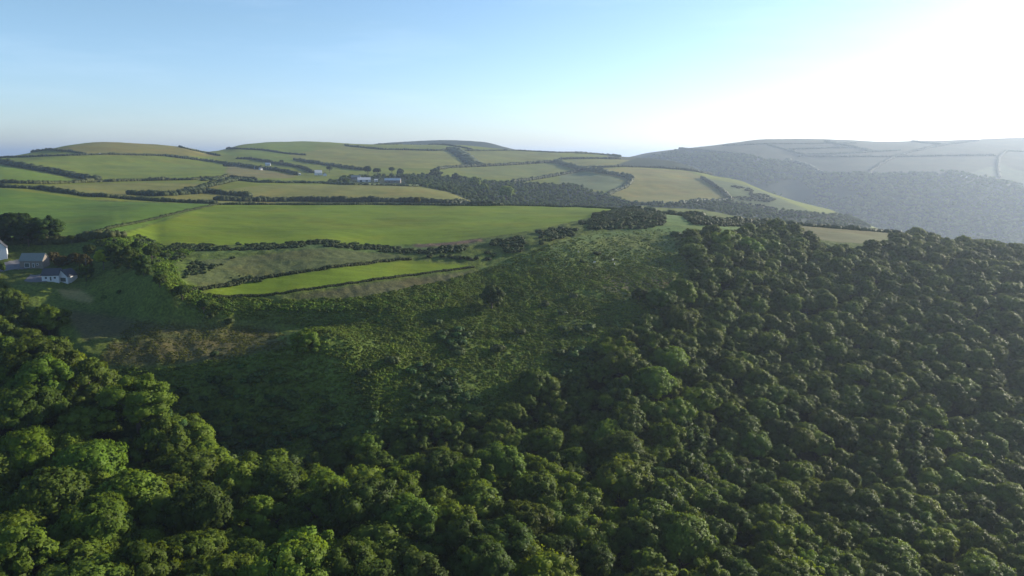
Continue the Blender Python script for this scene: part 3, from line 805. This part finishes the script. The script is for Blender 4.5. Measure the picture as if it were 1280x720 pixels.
H = [
    ('dark hedge along the top of the blue-green field, ending at the wall', [(-30,232),(0,234),(50,237),(107,245),(160,249),(200,252),(270,255)], 700, 900, 4, 4),
    ('bushy hedge on the upper side of the yellow strip field', [(-30,229),(0,229),(60,230),(110,228),(175,226),(240,225),(287,222),(320,225)], 850, 1250, 4, 4),
    ('row of rounded bushes standing in the yellow strip field', [(160,243),(200,245),(230,243),(260,241),(310,246)], 740, 950, 5, 6),
    ('hedge joining the yellow field bushes to the upper hedge', [(225,243),(250,236),(280,229),(300,225)], 800, 1100, 5, 5),
    ('broad dark slanting hedge between two green pastures on the first hill', [(-30,198),(0,204),(55,214),(118,226)], 900, 1300, 7, 9),
    ('thin hedge along the foot of the rounded first hilltop', [(-20,198),(0,197.5),(40,196),(85,194.5),(140,193),(207,195)], 1200, 1700, 3.5, 4),
    ('short hedge rising to the shoulder of the first hill', [(40,190.5),(60,187.5),(90,190),(107,193)], 1300, 1900, 4, 4),
    ('hedge dropping from the first hill towards the cottages', [(207,195),(237,199),(270,203),(300,207),(320,211)], 1100, 1800, 5, 5),
    ('hedge on the falling shoulder between the first two hills', [(225,184),(245,189),(275,195)], 1500, 2100, 4, 4),
    ('weathered stone-and-earth hedge bank dividing the two big green fields', [(100,296),(140,285),(190,275),(225,266),(270,256)], 380, 740, 1.3, 1.4),
    ('low dark hedge on the crest of the bright field, before the thicket', [(270,256),(380,256),(480,256),(560,257),(640,257),(720,258.5),(780,262)], 640, 720, 1.9, 2),
    ('dark hedge on the crest from the thicket towards the ridge wood', [(780,261),(800,262),(850,268),(880,273),(905,276),(960,279)], 520, 720, 3.4, 3),
    ('tall bushy hedge behind the bright field, below the yellow-brown one', [(270,250),(320,252),(360,251),(420,252),(480,252),(520,253),(610,255)], 720, 900, 5, 6),
    ('woody hedge in front of the farm, above the yellow-brown field', [(255,226),(290,224),(320,228),(400,229),(440,231),(520,233)], 900, 1150, 3.2, 7),
    ('hedge following the sloping end of the yellow-brown field', [(520,233),(535,232),(560,239),(590,246),(612,251)], 900, 1150, 3, 3),
    ('hedge beside the cottages, lower one', [(280,205),(312,209),(320,211),(342,213),(357,215),(372,219)], 1000, 1500, 6, 6),
    ('thin hedge above the cottages', [(296,196),(320,200),(341,204),(377,210),(390,216)], 1100, 1700, 5, 5),
    ('hedge crossing the second hill just under its top', [(284,186),(327,187.5),(360,192.5),(382,194)], 1500, 2400, 4, 4),
    ('dark hedge sloping down to the farm from the second hill', [(369,200),(405,206),(440,211),(455,213)], 1200, 1900, 6, 6),
    ('hedge along the top of the wide olive pasture', [(432,182.5),(476,187),(544,188.5),(566,187.5)], 1700, 2600, 5, 5),
    ('boundary hedge at the foot of the dark far summit', [(471,180),(500,179),(532,178.5),(557,181),(575,184),(590,187)], 2000, 3400, 4, 5),
    ('thick tree-filled hedge running straight down the middle hillside', [(566,186),(582,197),(594,207)], 1500, 2600, 6, 22),
    ('long hedge across the middle hillside below the thick one', [(548,212),(560,210),(616,207.5),(660,205),(695,203)], 1300, 2200, 6, 6),
    ('skyline hedge from the far summit towards the gap', [(560,188.5),(647,188.5),(700,191),(720,191)], 2000, 2700, 4, 5),
    ('skyline hedge reaching the gap between the hills', [(720,191.5),(752,193.5),(775,196)], 1900, 2700, 6, 7),
    ('short level hedge under the skyline near the gap', [(700,199),(740,198.5),(775,199)], 1700, 2500, 6, 6),
    ('slanting thick hedge leading down to the hooked corner', [(695,203),(721,211),(752,216),(780,221),(789,224)], 1300, 2200, 9, 10),
    ('hooked hedge curling under the pale olive field', [(789,224),(787,229),(780,235),(769,239),(757,245)], 1150, 1800, 5, 6),
    ('curved hedge along the edge of the side valley wood', [(640,228),(672,224),(700,219),(721,215),(728,212)], 1200, 2200, 6, 6),
    ('arched hedge over the top of the pale olive field', [(726,210.5),(780,208.5),(825,210),(860,213),(889,218)], 1400, 2300, 5, 5),
    ('hedge at the bottom of the pale olive field', [(752,247),(777,254),(795,256),(840,257),(870,253),(913,251)], 1050, 1500, 6, 6),
    ('dark hedge down the right side of the pale olive field', [(877,223),(888,229),(900,237),(906,243),(913,251)], 1150, 1800, 6, 6),
    ('uppermost slanting hedge on the hazy far hill', [(850,186),(900,190),(930,193)], 2500, 3500, 6, 8),
    ('hedge just under the skyline of the hazy hill', [(905,182),(960,180),(1010,180),(1070,179)], 2800, 3600, 5, 7),
    ('hedge slanting down the hazy hill to the wood edge', [(960,181),(983,187.5),(1010,195)], 2500, 3600, 7, 9),
    ('level hedge joining the slanting hedge on the hazy hill', [(983,187),(1040,185),(1075,185)], 2500, 3600, 6, 7),
    ('thick hedge crossing the top fields of the hazy hill', [(1033,178),(1070,185),(1090,190)], 2500, 3600, 9, 12),
    ('hedge from the thick one to the crossing on the hazy hill', [(1010,193),(1070,191.5),(1090,190),(1125,188)], 2500, 3600, 6, 7),
    ('long level hedge through the middle of the hazy fields', [(1000,195.5),(1070,196),(1120,196),(1180,195),(1243,194.6)], 2400, 3600, 7, 8),
    ('straight hedge climbing the hazy hill to its skyline', [(1083,218),(1098,207),(1120,195),(1160,185),(1183,181),(1223,176)], 2400, 3650, 7, 8),
    ('short hedge meeting the climbing hedge near the skyline', [(1140,177),(1160,179),(1183,181)], 2500, 3650, 7, 8),
    ('dark hedge at the foot of the hazy pale fields', [(1023,218),(1083,218.5),(1170,218)], 2350, 3400, 10, 14),
    ('slanting wood-edge hedge beside the hazy pale field', [(985,202),(1010,210),(1023,218)], 2350, 3400, 12, 18),
    ('broad dark hedge running down the hazy hill at the picture edge', [(1258,189),(1248,197),(1247,212),(1249,222)], 2300, 3400, 6, 6),
    ('thin hedge on the hazy hill from the broad one outward', [(1258,189),(1290,190),(1330,191)], 2400, 3600, 6, 7),
    ('hedge edging the lower side of the small strip field', [(270,372),(330,370),(420,357),(500,346),(592,334)], 295, 430, .8, .9),
    ('low hedge along the upper side of the small strip field', [(232,365),(258,361),(330,348),(420,334),(512,324)], 295, 430, 1.1, 1.3),
    ('scrubby hedge behind the straw field on the ridge', [(965,277),(1000,280),(1040,283),(1080,288),(1125,292)], 520, 620, 2.6, 3),
    ('dark hedge at the lower edge of the blue-green field behind the houses', [(-20,305),(20,304),(60,303),(90,303),(125,297),(150,296)], 330, 440, 3, 4),
]
for it in H: hedge(*it)

# ------------------------------------------------------------------ buildings
M_WHITE = simple('white_render', (.55, .56, .57), .8, 1.5, .12)
M_SLATE = simple('slate_roof', (.05, .055, .065), .95, 4, .3)
M_STONE = simple('stone_wall', (.20, .17, .14), .9, 2.5, .35)
M_TIN = simple('sheet_roof', (.17, .19, .17), .9, 1.2, .2)
M_PALE = simple('pale_sheet_roof', (.50, .50, .48), .5, .5, .12)
M_GLASS = simple('window_glass', (.03, .04, .05), .15, 1, .1)
M_FRAME = simple('white_paint', (.75, .75, .75), .5, 5, .05)
M_DOOR = simple('door_paint', (.06, .08, .07), .5, 3, .1)
M_BRICK = simple('brick', (.28, .13, .09), .9, 6, .3)
M_CONC = simple('concrete_yard', (.13, .125, .13), .9, .6, .3)
M_WOODP = simple('weathered_wood', (.16, .13, .10), .9, 3, .3)
M_STEEL = simple('galvanised_steel', (.45, .46, .47), .4, 3, .1, .8)


def boxm(V, Fc, x0, x1, y0, y1, z0, z1):
    b = len(V)
    V += [(x0, y0, z0), (x1, y0, z0), (x1, y1, z0), (x0, y1, z0), (x0, y0, z1), (x1, y0, z1), (x1, y1, z1), (x0, y1, z1)]
    Fc += [(b, b+3, b+2, b+1), (b+4, b+5, b+6, b+7), (b, b+1, b+5, b+4), (b+1, b+2, b+6, b+5), (b+2, b+3, b+7, b+6), (b+3, b, b+4, b+7)]


def building(name, label, px, py, y0, y1, L, Wd, eave, ridge, rz, wall, roof, windows=(), doors=(), chimneys=(), cat='house', group=None, base_drop=1.5):
    """long axis x; windows/doors: (side, position, bottom, width, height); side 's' = -y face, 'e' = +x gable, 'w' = -x gable"""
    x, y = cast(px, py, y0, y1, GROUND)
    z = float(gz(x, y)) + ZC
    o = link(name, None, loc=(x, y, z), rz=rz); tag(o, label, cat, group)
    hx, hy = L / 2, Wd / 2
    V = [(-hx,-hy,-base_drop),(hx,-hy,-base_drop),(hx,hy,-base_drop),(-hx,hy,-base_drop),(-hx,-hy,eave),(hx,-hy,eave),(hx,hy,eave),(-hx,hy,eave),(-hx,0,ridge),(hx,0,ridge)]
    Fc = [(0,3,2,1),(0,1,5,4),(2,3,7,6),(1,2,6,9,5),(3,0,4,8,7),(4,5,9,8),(6,7,8,9)]
    link('wall', mesh_py('wall', V, Fc, wall), o)
    # roof as two thick slabs with overhang
    V = []; Fc = []; ov = .35; th = .18
    sl = (ridge - eave) / hy
    for s in (-1, 1):
        b = len(V)
        for (xx) in (-hx - ov, hx + ov):
            for yy, zz in ((s * (hy + ov), eave - sl * ov + .03), (0, ridge + .03)):
                V += [(xx, yy, zz), (xx, yy, zz + th)]
        # order: x0:(eave lo,eave hi,ridge lo,ridge hi), x1: same
        Fc += [(b, b+4, b+6, b+2), (b+1, b+3, b+7, b+5), (b, b+1, b+5, b+4), (b, b+2, b+3, b+1), (b+4, b+5, b+7, b+6)]
    rf = link('roof', mesh_py('roof', V, Fc, roof), o)
    for cx in chimneys:
        V = []; Fc = []; boxm(V, Fc, cx - .45, cx + .45, -.4, .4, ridge - .8, ridge + 1.1); boxm(V, Fc, cx - .52, cx + .52, -.47, .47, ridge + 1.1, ridge + 1.22)
        boxm(V, Fc, cx - .15, cx + .15, -.15, .15, ridge + 1.22, ridge + 1.6)
        link('chimney', mesh_py('chimney', V, Fc, M_BRICK), rf)

    def opening(nm, spec, m1, m2, sub):
        side, c, bt, w, h = spec
        def place(V, Fc, d0, d1, w, h, bt):
            if side == 's': boxm(V, Fc, c - w / 2, c + w / 2, -hy - d1, -hy - d0, bt, bt + h)
            elif side == 'e': boxm(V, Fc, hx + d0, hx + d1, c - w / 2, c + w / 2, bt, bt + h)
            else: boxm(V, Fc, -hx - d1, -hx - d0, c - w / 2, c + w / 2, bt, bt + h)
        V = []; Fc = []; place(V, Fc, .003, .06, w, h, bt); fr = link(nm, mesh_py(nm, V, Fc, m1), o)
        V = []; Fc = []; place(V, Fc, .063, .08, w - .24, h - .24, bt + .12); link(sub, mesh_py(sub, V, Fc, m2), fr)
    for s in windows: opening('window', s, M_FRAME, M_GLASS, 'pane')
    for s in doors: opening('door', s, M_FRAME, M_DOOR, 'door_panel')
    return o


building('farmhouse', 'two-storey white farmhouse with slate roof at the left edge of the hamlet', 1, 322, 300, 420, 10, 6, 5.4, 8.8, R(-58), M_WHITE, M_SLATE,
         windows=[('s', -3, .9, 1.1, 1.3), ('s', 3, .9, 1.1, 1.3), ('s', -3, 3.5, 1.1, 1.2), ('s', 0, 3.5, 1.1, 1.2), ('s', 3, 3.5, 1.1, 1.2), ('e', 0, 3.5, 1, 1.1)], doors=[('s', 0, 0, 1.2, 2.2)], chimneys=(-4.9, 4.9))
building('stone_barn', 'low brown stone barn with a pale grey-green sheet roof', 44, 333, 300, 420, 10.5, 6, 3.3, 6.4, R(3), M_STONE, M_TIN,
         windows=[('s', 2.9, 1.0, 1, 1)], doors=[('s', -2.0, 0, 2.4, 2.2), ('s', 1, 0, 1.0, 2.0)], cat='barn')
building('bungalow', 'white bungalow with blue-grey slate roof above the small lawn', 67, 350, 280, 360, 7.2, 6, 2.7, 5.3, R(8), M_WHITE, M_SLATE,
         windows=[('s', -1.8, .9, 1.2, 1.1), ('s', 2.0, .9, 1.2, 1.1)], doors=[('s', .2, 0, 1.0, 2.1)], cat='house')
building('garage', 'white open-fronted gabled garage joined to the bungalow side', 84, 351, 280, 360, 6.2, 6.0, 2.7, 5.4, R(80), M_WHITE, M_SLATE,
         doors=[('w', 0, 0, 4.6, 2.1)], cat='garage')
# far farm and cottages
FAR = [
    ('far_farmhouse', 'white farmhouse with a bright roof, on the left of the far farm', 398, 219, 12, 9, 4.5, 9.0, R(25), M_WHITE, M_PALE, (5,)),
    ('farm_cottage', 'small white cottage attached beside the bright-roofed far farmhouse', 406, 220, 7, 6, 3.2, 5.5, R(-70), M_WHITE, M_SLATE, (3,)),
    ('farm_shed', 'wide pale-roofed farm shed in the middle of the far farm', 455, 227, 20, 13, 3.0, 6.5, R(15), M_WHITE, M_PALE, ()),
    ('machinery_shed', 'grey-roofed shed just behind the wide pale farm shed', 445, 224, 15, 10, 3.5, 6.5, R(5), M_STONE, M_TIN, ()),
    ('long_barn', 'long low barn with a pale roof and dark open front', 491, 228, 25, 8, 3.6, 6.5, R(-2), M_STONE, M_PALE, ()),
    ('white_outhouse', 'tiny white outhouse between the pale shed and the long barn', 470, 227, 5, 4, 2.6, 3.8, R(20), M_WHITE, M_PALE, ()),
    ('upper_cottage', 'white-walled cottage with pale roof, highest of the cottage cluster', 335, 207, 10, 6, 3.2, 5.8, R(10), M_WHITE, M_PALE, (3,)),
    ('roadside_cottage', 'small white cottage, leftmost of the cottage cluster', 320, 211, 5, 5, 3.4, 5.4, R(70), M_WHITE, M_SLATE, ()),
    ('white_cottage', 'small white cottage between the leftmost and highest cottages', 326, 212.5, 5, 5, 3.0, 5.0, R(60), M_WHITE, M_SLATE, ()),
    ('garden_shed', 'tiny white shed at the end of the cottage hedge', 374, 219, 5, 3.5, 2.4, 3.4, R(30), M_WHITE, M_PALE, ()),
    ('field_shelter', 'tiny white field shelter below the rounded first hilltop', 124, 193.5, 5, 4, 2.4, 3.2, R(10), M_WHITE, M_PALE, ()),
    ('hill_farmhouse', 'tiny pale farmhouse in the woods of the hazy far hill', 955, 207, 18, 9, 5, 9, R(5), M_WHITE, M_PALE, ()),
    ('valley_house', 'pale house hidden in the hazy woods below the far fields', 1205, 222, 18, 9, 5, 9, R(12), M_WHITE, M_SLATE, ()),
]
for nm, lb, px_, py_, L_, W_, e_, r_, rz_, wm_, rm_, ch_ in FAR:
    y0_, y1_ = (930, 1800) if px_ < 900 else (1900, 3400)
    d_ = [('s', 0, 0, 1.4, 2.1)] if L_ < 20 else [('s', -5, 0, 4, 2.6), ('s', 4, 0, 4, 2.6)]
    building(nm, lb, px_, py_, y0_, y1_, L_, W_, e_, r_, rz_, wm_, rm_, windows=[('s', L_ * .3, 1, 1, 1)] if L_ < 20 else [], doors=d_, chimneys=ch_, cat='barn' if 'barn' in lb or 'shed' in lb else 'house')

# yard sheets
def sheet(name, poly, y0, y1, lift, mat, label):
    """a paved surface laid over the land inside a photo polygon"""
    pts = [cast(a_, b_, y0, y1, GROUND) for a_, b_ in poly]
    xs = [q[0] for q in pts]; ys = [q[1] for q in pts]
    n = 26
    gxs = np.linspace(min(xs), max(xs), n); gys = np.linspace(min(ys), max(ys), n)
    V = []; Fc = []; mp = {}
    GX, GY = np.meshgrid(gxs, gys); Z = gz(GX, GY) + ZC + lift
    ctr = inpoly((GX[:-1, :-1] + GX[1:, 1:]) / 2, (GY[:-1, :-1] + GY[1:, 1:]) / 2, pts)
    for i in range(n - 1):
        for j in range(n - 1):
            if ctr[i, j]:
                q = []
                for (a_, b_) in ((i, j), (i, j + 1), (i + 1, j + 1), (i + 1, j)):
                    if (a_, b_) not in mp: mp[(a_, b_)] = len(V); V.append((GX[a_, b_], GY[a_, b_], Z[a_, b_]))
                    q.append(mp[(a_, b_)])
                Fc.append(q)
    tag(link(name, mesh_py(name, V, Fc, mat, True)), label, kind='structure')


sheet('yard', [(-10,334),(20,325),(38,325),(34,336),(0,340)], 290, 430, .12, M_CONC, 'pale concrete yard between farmhouse and barn')
sheet('driveway', [(30,352),(38,343),(58,344),(58,353)], 280, 380, .12, M_CONC, 'pale driveway in front of the bungalow')

# utility pole
x, y = cast(109, 345, 280, 380, GROUND); z = float(gz(x, y)) + ZC
o = link('utility_pole', None, loc=(x, y, z)); tag(o, 'thin weathered utility pole standing right of the bungalow', 'pole')
V = []; Fc = []; tube(V, Fc, (0, 0, -1), (0, 0, 8.5), .17, .12, 8); link('pole', mesh_py('pole', V, Fc, M_WOODP, True), o)
V = []; Fc = []; boxm(V, Fc, -.9, .9, -.18, -.125, 7.9, 8.05)
for k in (-.8, -.3, .3, .8): boxm(V, Fc, k - .04, k + .04, -.17, -.13, 8.052, 8.2)
link('crossarm', mesh_py('crossarm', V, Fc, M_WOODP), o)

# ------------------------------------------------------------------ sheep on the slope
M_WOOL = simple('sheep_wool', (.62, .58, .50), .95, 8, .15)


def sheep_mesh():
    me = bpy.data.meshes.new('sheep')
    J = [((0, 0, .62), .24), ((.34, 0, .62), .25), ((-.36, 0, .60), .24), ((.55, 0, .74), .13), ((.72, 0, .70), .09), ((.84, 0, .62), .055),
         ((.32, .12, .35), .07), ((.32, .13, .02), .035), ((.32, -.12, .35), .07), ((.32, -.13, .02), .035),
         ((-.36, .12, .36), .08), ((-.38, .13, .02), .035), ((-.36, -.12, .36), .08), ((-.38, -.13, .02), .035), ((-.6, 0, .55), .04)]
    E = [(0, 1), (0, 2), (1, 3), (3, 4), (4, 5), (1, 6), (6, 7), (1, 8), (8, 9), (2, 10), (10, 11), (2, 12), (12, 13), (2, 14)]
    me.from_pydata([j[0] for j in J], E, [])
    o = bpy.data.objects.new('sheep', me); COL.objects.link(o)
    md = o.modifiers.new('skin', 'SKIN')
    for k, (_, r_) in enumerate(J): me.skin_vertices[0].data[k].radius = (r_, r_)
    me.skin_vertices[0].data[0].use_root = True
    o.modifiers.new('sub', 'SUBSURF').levels = 1
    dg = bpy.context.evaluated_depsgraph_get(); m2 = bpy.data.meshes.new_from_object(o.evaluated_get(dg))
    bpy.data.objects.remove(o); m2.materials.clear(); m2.materials.append(M_WOOL)
    return m2


SM = sheep_mesh()
for (px_, py_, lb) in [(743,330,'white sheep grazing beside the small upright bush'), (768,332,'white sheep alone on the brown grass right of the bush'), (723,317,'white sheep on the upper slope left of the small bush'), (766,327,'white sheep just uphill of the one on the brown grass')]:
    x, y = cast(px_, py_, 280, 450, GROUND); o = link('sheep', SM, loc=(x, y, float(gz(x, y)) + ZC + .5), rz=rng.random() * 6, sc=1.25); tag(o, lb, 'sheep', 'sheep on the open slope')

# ------------------------------------------------------------------ light, sky, air
AZ, EL = R(60), R(16)
w = bpy.data.worlds.new('World'); SC.world = w; w.use_nodes = True
N = w.node_tree.nodes; K = w.node_tree.links
bg = N['Background']; sk = N.new('ShaderNodeTexSky'); sk.sky_type = 'NISHITA'; sk.sun_disc = False
sk.sun_elevation = EL; sk.sun_rotation = AZ; sk.altitude = 200; sk.air_density = 1.0; sk.dust_density = .6; sk.ozone_density = 4
tcw = N.new('ShaderNodeTexCoord'); mpw = N.new('ShaderNodeMapping'); mpw.inputs['Scale'].default_value = (2.2, 2.2, 16)
cn_ = N.new('ShaderNodeTexNoise'); cn_.inputs['Scale'].default_value = 1.3; cn_.inputs['Detail'].default_value = 7; cn_.inputs['Roughness'].default_value = .6
cr_ = N.new('ShaderNodeMapRange'); cr_.inputs['From Min'].default_value = .5; cr_.inputs['From Max'].default_value = .78; cr_.inputs['To Max'].default_value = .06
mw = N.new('ShaderNodeMix'); mw.data_type = 'RGBA'; mw.inputs[7].default_value = (9.5, 10, 10.8, 1)
K.new(tcw.outputs['Generated'], mpw.inputs[0]); K.new(mpw.outputs[0], cn_.inputs['Vector']); K.new(cn_.outputs['Fac'], cr_.inputs['Value'])
tint = N.new('ShaderNodeMix'); tint.data_type = 'RGBA'; tint.blend_type = 'MULTIPLY'; tint.inputs[0].default_value = 1; tint.inputs[7].default_value = (1.04, 1.0, 1.0, 1)
K.new(sk.outputs[0], tint.inputs[6])
sxy = N.new('ShaderNodeSeparateXYZ'); K.new(tcw.outputs['Generated'], sxy.inputs[0])
gr = N.new('ShaderNodeMapRange'); gr.inputs['From Min'].default_value = 0; gr.inputs['From Max'].default_value = .16; K.new(sxy.outputs['Z'], gr.inputs['Value'])
hz = N.new('ShaderNodeMix'); hz.data_type = 'RGBA'; hz.inputs[6].default_value = (1.04, 1.07, 1.27, 1); hz.inputs[7].default_value = (1.07, 1.02, .98, 1)
K.new(gr.outputs[0], hz.inputs[0]); K.new(hz.outputs[2], tint.inputs[7])
K.new(cr_.outputs[0], mw.inputs[0]); K.new(tint.outputs[2], mw.inputs[6]); K.new(mw.outputs[2], bg.inputs[0]); bg.inputs[1].default_value = .13
sl = bpy.data.lights.new('sun', 'SUN'); sl.energy = 5.0; sl.angle = R(.53); sl.color = (1, .90, .74)
so = link('sun', sl)
from mathutils import Vector
so.rotation_euler = Vector((-math.sin(AZ) * math.cos(EL), -math.cos(AZ) * math.cos(EL), -math.sin(EL))).to_track_quat('-Z', 'Y').to_euler()

HAZE = 1.1e-4
m, nt, N, K = newmat('hazy_air')
out = N.new('ShaderNodeOutputMaterial'); pv = N.new('ShaderNodeVolumePrincipled')
pv.inputs['Color'].default_value = (.66, .80, 1, 1); pv.inputs['Density'].default_value = HAZE; pv.inputs['Anisotropy'].default_value = .5
K.new(pv.outputs[0], out.inputs['Volume'])
V = []; Fc = []; boxm(V, Fc, -62000, 62000, -3000, 62000, -20, ZC + 130)
tag(link('haze', mesh_py('haze', V, Fc, m)), kind='stuff', label='thin bluish haze filling the valley air')

cam = bpy.data.cameras.new('camera'); co = link('camera', cam, loc=(0, 0, ZC)); co.rotation_euler = (R(90) - PITCH, 0, 0)
cam.sensor_width = 36; cam.lens = 36 * F / 1280; cam.clip_start = .5; cam.clip_end = 200000
SC.camera = co
SC.view_settings.view_transform = 'Standard'; SC.view_settings.look = 'None'; SC.view_settings.exposure = .7; SC.view_settings.gamma = 1
SC.cycles.max_bounces = 5; SC.cycles.diffuse_bounces = 2; SC.cycles.transmission_bounces = 3; SC.cycles.volume_bounces = 0; SC.cycles.glossy_bounces = 1
SC.cycles.use_adaptive_sampling = True; SC.cycles.use_denoising = True
